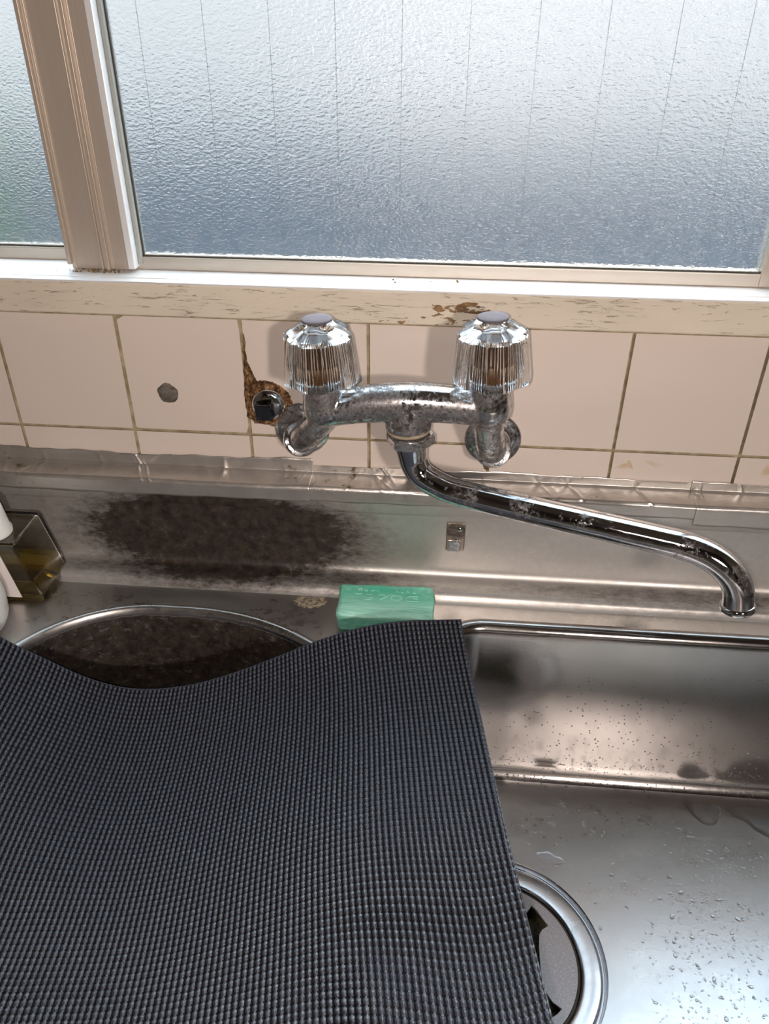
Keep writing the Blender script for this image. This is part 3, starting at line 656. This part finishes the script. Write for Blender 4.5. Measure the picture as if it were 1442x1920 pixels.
# ---------------------------------------------------------------- soap
def soap():
    cx, cy, cz = .0215, -.0745, -.1175; hx, hy, hz = .0395, .0205, .0125; V, F = [], []; n = 44; r = .0045
    bm = bmesh.new(); bmesh.ops.create_cube(bm, size=2); bmesh.ops.subdivide_edges(bm, edges=bm.edges[:], cuts=40, use_grid_fill=True)
    for v in bm.verts:
        x, y, z = v.co; px, py, pz = x*hx, y*hy, z*hz
        qx, qy, qz = max(-hx+r, min(hx-r, px)), max(-hy+r, min(hy-r, py)), max(-hz+r, min(hz-r, pz))
        d_ = Vector((px-qx, py-qy, pz-qz))
        if d_.length > 1e-9: d_ = d_.normalized()*r
        px, py, pz = qx+d_.x, qy+d_.y, qz+d_.z
        t = (pz/hz+1)/2
        py += -.0035*t+.0035*(1-t)*(1 if py < 0 else 0)       # front face leans in towards its foot
        f = math.exp(-((y+1)/.35)**2)*math.exp(-((z-1)/.35)**2)
        pz += f*(.0010*math.sin(x*5)-.0015)+.0004*math.sin(x*7+y*3); py += f*.0006*math.sin(x*17)
        if z > .9: pz -= .0012*(max(0, 1-(x*x*.9))*max(0, 1-y*y))     # hollow top face
        px += .0004*math.sin(y*4+z*2)+.00015*math.sin(y*15)
        v.co = Vector((px, py, pz))
    bmesh.ops.rotate(bm, cent=(0, 0, 0), matrix=Matrix.Rotation(.03, 3, 'Z'), verts=bm.verts); bmesh.ops.translate(bm, vec=(cx, cy, cz), verts=bm.verts)
    s = NT('green_soap'); x_ = s.xyz()
    top = s.add('ShaderNodeMapRange'); s.l.new(x_[1], top.inputs[0]); top.inputs[1].default_value = -.066; top.inputs[2].default_value = -.088
    zz = s.add('ShaderNodeMapRange'); s.l.new(x_[2], zz.inputs[0]); zz.inputs[1].default_value = -.1145; zz.inputs[2].default_value = -.111
    wv = s.noise(1, s.coord((35, 700, 700)), detail=4, dist=.5)
    film = s.math('MULTIPLY', s.math('MULTIPLY', top.outputs[0], zz.outputs[0]), s.ramp(wv, (.25, .35), (.60, 1.0)))
    ed = s.math('MAXIMUM', s.math('SUBTRACT', 1.0, s.blob((cx, cy-.001, cz), (hx*.80, hy*.80, 1))), 0.0)
    f2 = s.math('MAXIMUM', film, s.math('MULTIPLY', ed, s.ramp(s.noise(200, detail=4), (.35, .2), (.7, .65))))
    s.set(base=s.mix(f2, (.060, .44, .29), (.40, .78, .64)), rough=.42, sss=.15); s.b.inputs['Subsurface Radius'].default_value = (.002, .005, .003); s.b.inputs['Subsurface Scale'].default_value = .5
    s.bump(s.math('ADD', wv, s.noise(60)), .25, .0006)
    o = from_bm('soap_bar', bm, s, smooth=True); tag(o, 'green rectangular soap bar with worn lettering on the steel deck behind the mat', 'soap')
    # worn raised lettering, read upside down from here: thin ridges
    m = simple('soap_ridge', base=(.32, .70, .57), rough=.5); V, F = [], []
    rows = [(-.0655, .0030, [[(0, 0), (1, .1)], [(.4, 1), (.5, -.2), (.1, -.6)]], )]
    zt = cz+hz-.0001
    def st(pts, r=.00042):
        P = [(cx+x, cy+y, zt-.0007-.0002*(1-min(1, abs(x)/.03))) for x, y in pts]; tube_vf(P, r, 6, True, (V, F))
    small = [[(-.024, .009), (-.020, .0095)], [(-.0235, .0065), (-.0225, .010), (-.021, .0065)], [(-.019, .009), (-.0178, .0065), (-.0165, .0068)], [(-.0165, .0095), (-.0165, .0065)],
             [(-.0135, .007), (-.010, .0078)], [(-.0085, .0068), (-.006, .0098), (-.0035, .0068)], [(-.0075, .0075), (-.0045, .0078)], [(-.002, .0098), (.001, .0095), (.0005, .0068)], [(.003, .0072), (.0045, .0085)],
             [(.0062, .0096), (.0095, .0098), (.007, .0068)], [(.0085, .0085), (.0100, .0068)], [(.0118, .0097), (.0118, .0075), (.0128, .0066), (.0142, .0070)], [(.0160, .0066), (.0170, .0098), (.0188, .0066)],
             [(.0205, .0095), (.0212, .0068), (.0240, .0068), (.0245, .0092), (.0215, .0085)], [(.0225, .0100), (.0228, .0070)]]
    for p in small: st(p)
    big = [[(-.028+.0055*math.cos(a), -.001+.0035*math.sin(a)) for a in np.linspace(.5, 6.0, 16)], [(-.0265, .0025), (-.0200, .0025)], [(-.018, .002), (-.0125, .0025), (-.010, .0010), (-.013, -.004), (-.019, -.0045)], [(-.016, -.001), (-.011, -.0015)],
           [(-.0065, .0025), (-.0030, .0030), (-.0010, .0022)], [(-.0055, -.004), (.0030, .003), (.0085, .002)]]
    big += [[(.0085+.0045*math.cos(a), -.0005+.0030*math.sin(a)) for a in np.linspace(0, 6.2, 16)], [(.026, .0030), (.019, .0022), (.0155, -.0010), (.0190, -.0040), (.0265, -.0035)], [(.021, .0005), (.026, -.0005)]]
    for p in big: st(p, .0005)
    q = link('worn_lettering', V, F, m, o)
    return o
soap()

# ---------------------------------------------------------------- amber bottle and white bottle at the left edge
ab = empty('detergent_bottle', (-.31, -.055, DZ), 'clear square bottle with amber liquid and white label at the left edge', 'bottle')
AI = Matrix.Translation((.31, .055, -DZ))
def ap(o, par=None):
    if par: o.parent = par; o.matrix_parent_inverse = AI; return o
    o.parent = ab; o.matrix_parent_inverse = AI; return o
def prism(x0b, x1b, x0t, x1t, y0, y1, zb, zt, r, inner=None):
    bm = bmesh.new()
    def q(x0, x1, y0, y1, z): return [bm.verts.new((x, y, z)) for x, y in outline_rect(x0, x1, y0, y1, r)] if False else [bm.verts.new((cx+r*math.cos(math.radians(a0+t)), cy+r*math.sin(math.radians(a0+t)), z)) for cx, cy, a0 in ((x1-r, y1-r, 0), (x0+r, y1-r, 90), (x0+r, y0+r, 180), (x1-r, y0+r, 270)) for t in (0, 22.5, 45, 67.5, 90)]
    e = r*.6
    A = [q(x0b+e, x1b-e, y0+e, y1-e, zb), q(x0b, x1b, y0, y1, zb+e), q(x0t, x1t, y0, y1, zt-e), q(x0t+e, x1t-e, y0+e, y1-e, zt)]
    n = 20
    for a, b in zip(A, A[1:]):
        for k in range(n): bm.faces.new((a[k], a[(k+1) % n], b[(k+1) % n], b[k]))
    bm.faces.new(A[0][::-1]); bm.faces.new(A[-1])
    return bm
m_bott = simple('clear_bottle', base=(.98, .96, .90), rough=.03, trans=1.0, ior=1.45)
m_amber = simple('amber_liquid', base=(.99, .70, .10), rough=.02, trans=1.0, ior=1.38)
zb, zt = DZ+.0005, -.0700
bm = prism(-.345, -.2725, -.360, -.2855, -.0790, -.0285, zb, zt, .0028)
bi = prism(-.3425, -.2752, -.357, -.2884, -.0762, -.0313, zb+.004, zt-.0025, .0022)
me_ = bpy.data.meshes.new('t'); 
for f in bi.faces: f.normal_flip()
bi.to_mesh(me_); bm2 = bmesh.new(); bm.to_mesh(me0 := bpy.data.meshes.new('t0')); bm2.from_mesh(me0); bm2.from_mesh(me_); bm.free(); bi.free()
mb = bpy.data.meshes.new('bottle_body'); bm2.to_mesh(mb); bm2.free(); mb.materials.append(m_bott.m)
mb.polygons.foreach_set('use_smooth', [True]*len(mb.polygons)); mb.set_sharp_from_angle(angle=math.radians(35))
o = bpy.data.objects.new('bottle_body', mb); COL.objects.link(o); ap(o)
o = from_bm('amber_liquid', prism(-.3422, -.2756, -.3466, -.2793, -.0758, -.0317, zb+.0043, zb+.021, .0020), m_amber, smooth=True, sharp=35); ap(o)
V = [(-.3500, -.0796, -.1255), (-.2920, -.0796, -.1255), (-.3010, -.0796, -.0790), (-.3560, -.0796, -.0790)]; V += [(x, y+.0005, z) for x, y, z in V]
o = link('label', V, [(0, 1, 2, 3), (7, 6, 5, 4), (0, 4, 5, 1), (1, 5, 6, 2), (2, 6, 7, 3), (3, 7, 4, 0)], simple('white_label', base=(.74, .68, .66), rough=.5), smooth=False); ap(o)
ct = aim((-.3120, -.0640, -.0680), (.10, 0, 1))
m_white = simple('white_plastic', base=(.78, .78, .76), rough=.35)
o = link('cap', *lathe_vf([(.0150, -.002), (.0165, -.001), (.0165, .002), (.0150, .004), (.0120, .020), (.0105, .026), (.007, .028)], 48, ct), m_white, sharp=50); ap(o)
wb = empty('squeeze_bottle', (-.3215, -.1165, DZ), 'plain white rounded plastic bottle cut off by the left picture edge', 'bottle')
o = link('bottle_body', *lathe_vf([(.027, 0), (.0310, .002), (.0340, .010), (.0350, .025), (.0335, .036), (.0280, .046), (.0200, .051), (.0130, .053)], 64, Matrix.Translation((0, 0, .0005))), m_white, wb)
o = link('cap', *lathe_vf([(.0125, .053), (.0125, .062), (.0115, .064), (.008, .065)], 48), m_white, wb, sharp=50)

# ---------------------------------------------------------------- the woven mat over the bowls
CN = np.array([[[825,-1057,-989],[868,-1288,-1053],[909,-1523,-1090],[947,-1761,-1101],[981,-1999,-1094],[1012,-2236,-1079],[1044,-2471,-1062],[1078,-2705,-1054],[1119,-2939,-1071],[1174,-3173,-1132],[1238,-3414,-1228],[1290,-3681,-1245],[1337,-3946,-1245]],[[609,-1117,-960],[654,-1337,-1042],[696,-1567,-1089],[733,-1800,-1102],[766,-2037,-1096],[797,-2273,-1082],[827,-2509,-1065],[861,-2745,-1057],[903,-2983,-1077],[958,-3222,-1144],[1024,-3470,-1242],[1076,-3752,-1245],[1126,-4024,-1245]],[[397,-1169,-943],[443,-1384,-1034],[486,-1608,-1086],[523,-1839,-1101],[556,-2073,-1095],[585,-2307,-1080],[614,-2542,-1060],[645,-2777,-1049],[685,-3013,-1065],[737,-3249,-1132],[798,-3489,-1234],[848,-3763,-1245],[895,-4031,-1245]],[[187,-1209,-958],[236,-1421,-1050],[278,-1643,-1102],[315,-1871,-1118],[347,-2102,-1113],[375,-2334,-1097],[403,-2567,-1077],[432,-2801,-1060],[468,-3034,-1069],[514,-3263,-1129],[568,-3492,-1228],[614,-3751,-1245],[659,-4008,-1245]],[[-16,-1227,-1016],[33,-1442,-1104],[76,-1665,-1153],[111,-1893,-1168],[142,-2122,-1163],[169,-2353,-1149],[194,-2584,-1130],[221,-2815,-1116],[253,-3045,-1120],[294,-3272,-1165],[340,-3496,-1250],[386,-3752,-1245],[429,-3998,-1245]],[[-214,-1237,-1104],[-166,-1455,-1184],[-125,-1680,-1228],[-91,-1910,-1243],[-62,-2140,-1240],[-36,-2369,-1228],[-11,-2599,-1213],[16,-2828,-1202],[45,-3056,-1207],[81,-3282,-1242],[120,-3507,-1305],[157,-3726,-1362],[199,-3966,-1370]],[[-410,-1250,-1203],[-363,-1472,-1274],[-325,-1699,-1316],[-293,-1929,-1330],[-266,-2158,-1329],[-241,-2388,-1320],[-216,-2617,-1309],[-191,-2845,-1302],[-162,-3073,-1309],[-129,-3300,-1338],[-95,-3528,-1383],[-61,-3751,-1418],[-27,-3974,-1452]],[[-606,-1269,-1305],[-563,-1493,-1368],[-527,-1721,-1407],[-498,-1952,-1422],[-472,-2183,-1423],[-448,-2413,-1416],[-425,-2641,-1409],[-399,-2870,-1405],[-371,-3098,-1413],[-339,-3327,-1437],[-309,-3556,-1471],[-278,-3782,-1489],[-247,-4007,-1508]],[[-805,-1291,-1402],[-764,-1517,-1460],[-732,-1747,-1497],[-706,-1978,-1512],[-682,-2210,-1514],[-660,-2441,-1510],[-635,-2671,-1505],[-610,-2900,-1502],[-583,-3129,-1510],[-554,-3358,-1530],[-527,-3590,-1554],[-498,-3816,-1562],[-469,-4042,-1570]],[[-1007,-1315,-1490],[-971,-1542,-1546],[-943,-1773,-1581],[-919,-2005,-1596],[-896,-2238,-1599],[-874,-2469,-1595],[-851,-2701,-1590],[-825,-2931,-1588],[-799,-3160,-1595],[-772,-3391,-1610],[-749,-3622,-1627],[-723,-3849,-1627],[-696,-4075,-1627]],[[-1212,-1337,-1567],[-1182,-1565,-1620],[-1158,-1797,-1653],[-1136,-2029,-1668],[-1115,-2263,-1669],[-1093,-2495,-1665],[-1071,-2727,-1658],[-1047,-2958,-1656],[-1021,-3189,-1661],[-997,-3419,-1672],[-977,-3651,-1681],[-953,-3877,-1676],[-930,-4103,-1672]],[[-1423,-1352,-1625],[-1399,-1582,-1677],[-1376,-1815,-1708],[-1356,-2049,-1719],[-1337,-2284,-1718],[-1316,-2516,-1711],[-1294,-2749,-1704],[-1271,-2981,-1700],[-1248,-3212,-1703],[-1227,-3443,-1709],[-1211,-3674,-1712],[-1188,-3901,-1708],[-1167,-4127,-1704]],[[-1636,-1362,-1661],[-1617,-1593,-1710],[-1598,-1828,-1736],[-1579,-2063,-1743],[-1560,-2299,-1737],[-1539,-2533,-1727],[-1519,-2766,-1717],[-1499,-2998,-1714],[-1478,-3229,-1720],[-1461,-3462,-1727],[-1445,-3693,-1727],[-1424,-3922,-1727],[-1403,-4150,-1727]],[[-1851,-1369,-1660],[-1835,-1603,-1705],[-1817,-1838,-1727],[-1798,-2075,-1728],[-1780,-2311,-1718],[-1762,-2545,-1706],[-1744,-2779,-1701],[-1727,-3013,-1709],[-1710,-3247,-1727],[-1694,-3482,-1738],[-1680,-3716,-1740],[-1660,-3943,-1740],[-1638,-4169,-1740]],[[-2055,-1383,-1601],[-2043,-1617,-1646],[-2026,-1852,-1668],[-2009,-2088,-1669],[-1993,-2322,-1661],[-1979,-2556,-1658],[-1966,-2792,-1669],[-1955,-3030,-1698],[-1942,-3271,-1735],[-1924,-3498,-1741],[-1910,-3727,-1744],[-1893,-3957,-1747],[-1878,-4187,-1750]],[[-2239,-1409,-1485],[-2232,-1638,-1539],[-2222,-1868,-1569],[-2213,-2100,-1579],[-2204,-2334,-1587],[-2198,-2570,-1605],[-2189,-2806,-1634],[-2180,-3041,-1671],[-2169,-3275,-1706],[-2155,-3507,-1726],[-2141,-3738,-1737],[-2126,-3967,-1747],[-2113,-4197,-1757]],[[-2409,-1437,-1341],[-2413,-1662,-1408],[-2415,-1887,-1454],[-2418,-2116,-1486],[-2420,-2349,-1516],[-2418,-2584,-1552],[-2412,-2819,-1594],[-2405,-3052,-1637],[-2395,-3285,-1675],[-2383,-3517,-1704],[-2371,-3748,-1727],[-2357,-3978,-1744],[-2344,-4208,-1762]],[[-2580,-1465,-1197],[-2594,-1685,-1278],[-2608,-1905,-1340],[-2623,-2131,-1392],[-2636,-2365,-1446],[-2639,-2599,-1501],[-2636,-2832,-1554],[-2630,-3063,-1603],[-2621,-3295,-1644],[-2612,-3528,-1683],[-2601,-3759,-1715],[-2588,-3990,-1740],[-2575,-4220,-1766]],[[-2751,-1494,-1033],[-2775,-1709,-1128],[-2801,-1924,-1206],[-2828,-2147,-1280],[-2853,-2381,-1355],[-2860,-2612,-1429],[-2860,-2844,-1495],[-2855,-3075,-1549],[-2848,-3306,-1593],[-2840,-3538,-1642],[-2829,-3771,-1684],[-2819,-4000,-1718],[-2807,-4230,-1751]]], float)/10000.0
def cr1(A, ts):           # Catmull-Rom along axis 0
    n = len(A); P = np.concatenate([[2*A[0]-A[1]], A, [2*A[-1]-A[-2]]], 0)
    i = np.minimum(ts.astype(int), n-2); t = (ts-i)[:, None, None]
    a, b, c, d = P[i], P[i+1], P[i+2], P[i+3]
    return .5*(2*b+(c-a)*t+(2*a-5*b+4*c-d)*t**2+(3*b-a-3*c+d)*t**3)
SUB = 7
nb_s, nb_t = (CN.shape[0]-1)*6, (CN.shape[1]-1)*6
ts = np.arange(nb_s*SUB+1)/(6.0*SUB); tt = np.arange(nb_t*SUB+1)/(6.0*SUB)
G = cr1(CN, ts); G = cr1(G.transpose(1, 0, 2), tt).transpose(1, 0, 2)
ds = np.gradient(G, axis=0); dt_ = np.gradient(G, axis=1); Nn = np.cross(dt_, ds); Nn /= np.linalg.norm(Nn, axis=2, keepdims=True)
Nn *= np.sign(Nn[..., 2:3])
bs, bt = np.meshgrid(np.arange(G.shape[0])/SUB, np.arange(G.shape[1])/SUB, indexing='ij')
fs, ft = bs % 1, bt % 1
us, ut = np.abs(fs-.5)*2, np.abs(ft-.5)*2      # 0 at a bead's middle, 1 at the joint
H = .0016*np.clip(1-(us/.88)**2, 0, 1)**1.0*(.06+.94*np.clip(1-(ut/.86)**2, 0, 1)**.9)+.0005*np.exp(-(us/.35)**2-((1-ut)/.30)**2)
rg = np.random.RandomState(3); jit = rg.uniform(.80, 1.12, (nb_s+2, nb_t+2)); H *= jit[np.floor(bs).astype(int), np.floor(bt).astype(int)]
edge = (np.minimum(bs, nb_s-bs) < .02) | (np.minimum(bt, nb_t-bt) < .02); H[edge] = .0008
T1 = G+Nn*H[..., None]; B1 = G-Nn*.0014
ns, nt = G.shape[:2]; idx = np.arange(ns*nt).reshape(ns, nt)
q = np.stack([idx[:-1, :-1], idx[:-1, 1:], idx[1:, 1:], idx[1:, :-1]], -1).reshape(-1, 4); qb = q[:, ::-1]+ns*nt
ed = np.concatenate([idx[:, 0], idx[-1, 1:], idx[-2::-1, -1], idx[0, -2:0:-1]]); e2 = np.roll(ed, -1)
qs = np.stack([ed, e2, e2+ns*nt, ed+ns*nt], -1)
allv = np.concatenate([T1.reshape(-1, 3), B1.reshape(-1, 3)]); allf = np.concatenate([q, qb, qs])
me = bpy.data.meshes.new('woven_mat'); me.vertices.add(len(allv)); me.vertices.foreach_set('co', allv.ravel())
me.loops.add(allf.size); me.loops.foreach_set('vertex_index', allf.ravel().astype(np.int32)); me.polygons.add(len(allf))
me.polygons.foreach_set('loop_start', np.arange(0, allf.size, 4, dtype=np.int32)); me.polygons.foreach_set('use_smooth', np.ones(len(allf), bool)); me.update(calc_edges=True); me.validate()
m_gap = simple('gap_shade_and_underside', base=(.003, .003, .004), rough=.8, spec=.1)  # shade in the weave gaps painted black; also on underside and edges
m_mat = NT('black_woven_rubber'); n_ = m_mat.noise(900, detail=3)
m_mat.set(base=m_mat.mix(n_, (.012, .014, .022), (.040, .045, .066)), rough=m_mat.math('MULTIPLY_ADD', n_, .3, .28), spec=.6); m_mat.bump(n_, .35, .0006)
me.materials.append(m_mat.m); me.materials.append(m_gap.m)
Hq = (H[:-1, :-1]+H[:-1, 1:]+H[1:, 1:]+H[1:, :-1]).ravel()/4; mi_ = np.zeros(len(allf), np.int32); mi_[:len(Hq)] = Hq < .00030; mi_[len(Hq):] = 1; me.polygons.foreach_set('material_index', mi_)
o = bpy.data.objects.new('woven_mat', me); COL.objects.link(o)
tag(o, 'large black woven non slip mat sagging over the left bowl of the sink', 'mat')

# ---------------------------------------------------------------- water
rr = random.Random(21); V, F = [], []
def drop(p, nrm, r, el=1.0, ang=0, h=.45):
    Mx = aim(p, nrm) @ Matrix.Rotation(ang, 4, 'Z') @ Matrix.Diagonal((el, 1, 1, 1))
    lathe_vf([(r, -.00005), (r*.97, r*h*.35), (r*.80, r*h*.72), (r*.45, r*h*.95), (r*.12, r*h)], 10, Mx, (V, F))
cnt = 0
while cnt < 3600:
    u = rr.random()
    if u < .80:
        x, y = rr.uniform(.14, .42), rr.uniform(-.36, -.100)
        den = .10+.55*math.exp(-((x-.285-.25*(y+.22))/.035)**2)+.75*math.exp(-((x-.30)/.05)**2-((y+.19)/.05)**2)+.35*math.exp(-((y+.13)/.035)**2)
        if math.hypot(x-DC[0], y-DC[1]) < .087: continue
        if .17 < x < .235 and -.36 < y < -.215 and rr.random() < .95: continue
        if rr.random() > den: continue
        r = min(.0019, .0003+rr.expovariate(1/.00030)); drop((x, y, FZ), (0, 0, 1), r, rr.uniform(1, 1.8), rr.uniform(0, 3.1), .38)
    else:
        x = rr.uniform(.09, .42); t = rr.random()**.6
        a = t*1.45; 
        if rr.random() < .55: y, z, nv = -.0655-.0130-.020*(1-math.cos(a)), -.290-.020*math.sin(a), (0, -math.cos(a), math.sin(a))
        else: z = -.289+.12*rr.random()**2.2; y, nv = -.0785+.0022*(z+.289)/.09, (0, -1, .03)
        drop((x, y, z), nv, rr.uniform(.0003, .0008), 1.0, 0, .5)
    cnt += 1
tag(link('water_droplets', V, F, m_water), 'fine water droplets scattered over the right bowl', 'water', kind='stuff')
def puddle(P, h, label):
    P = [(x, y-.0105) if y > -.125 else (x, y) for x, y in P]
    o = crust('water_puddle', P, h, m_water, base=FZ, N=12, amp=0.0); return tag(o, label, 'water', group=None)
puddle([(.297, -.083), (.301, -.091), (.3045, -.098), (.310, -.1045), (.318, -.106), (.3225, -.103), (.325, -.098), (.330, -.093), (.331, -.086), (.322, -.081), (.308, -.080)], .0020, 'small ragged water puddle at the back of the right bowl floor')
puddle([(.334, -.088), (.341, -.095), (.350, -.099), (.3535, -.106), (.362, -.1125), (.376, -.117), (.395, -.116), (.410, -.105), (.405, -.088), (.380, -.080), (.350, -.081)], .0020, 'larger ragged water puddle at the right picture edge in the bowl')
puddle(wob(.1765, -.0925, .010, .0060, seed=3, amp=.2), .0006, 'flat water blot at the back of the bowl floor nearest the mat')
puddle(wob(.1700, -.1620, .011, .0060, seed=9, amp=.25), .0006, 'flat water blot behind the drain ring')

# ---------------------------------------------------------------- stand everything on the floor's level
for o in list(scene.objects):
    if o.parent is None: o.location.z += OZ
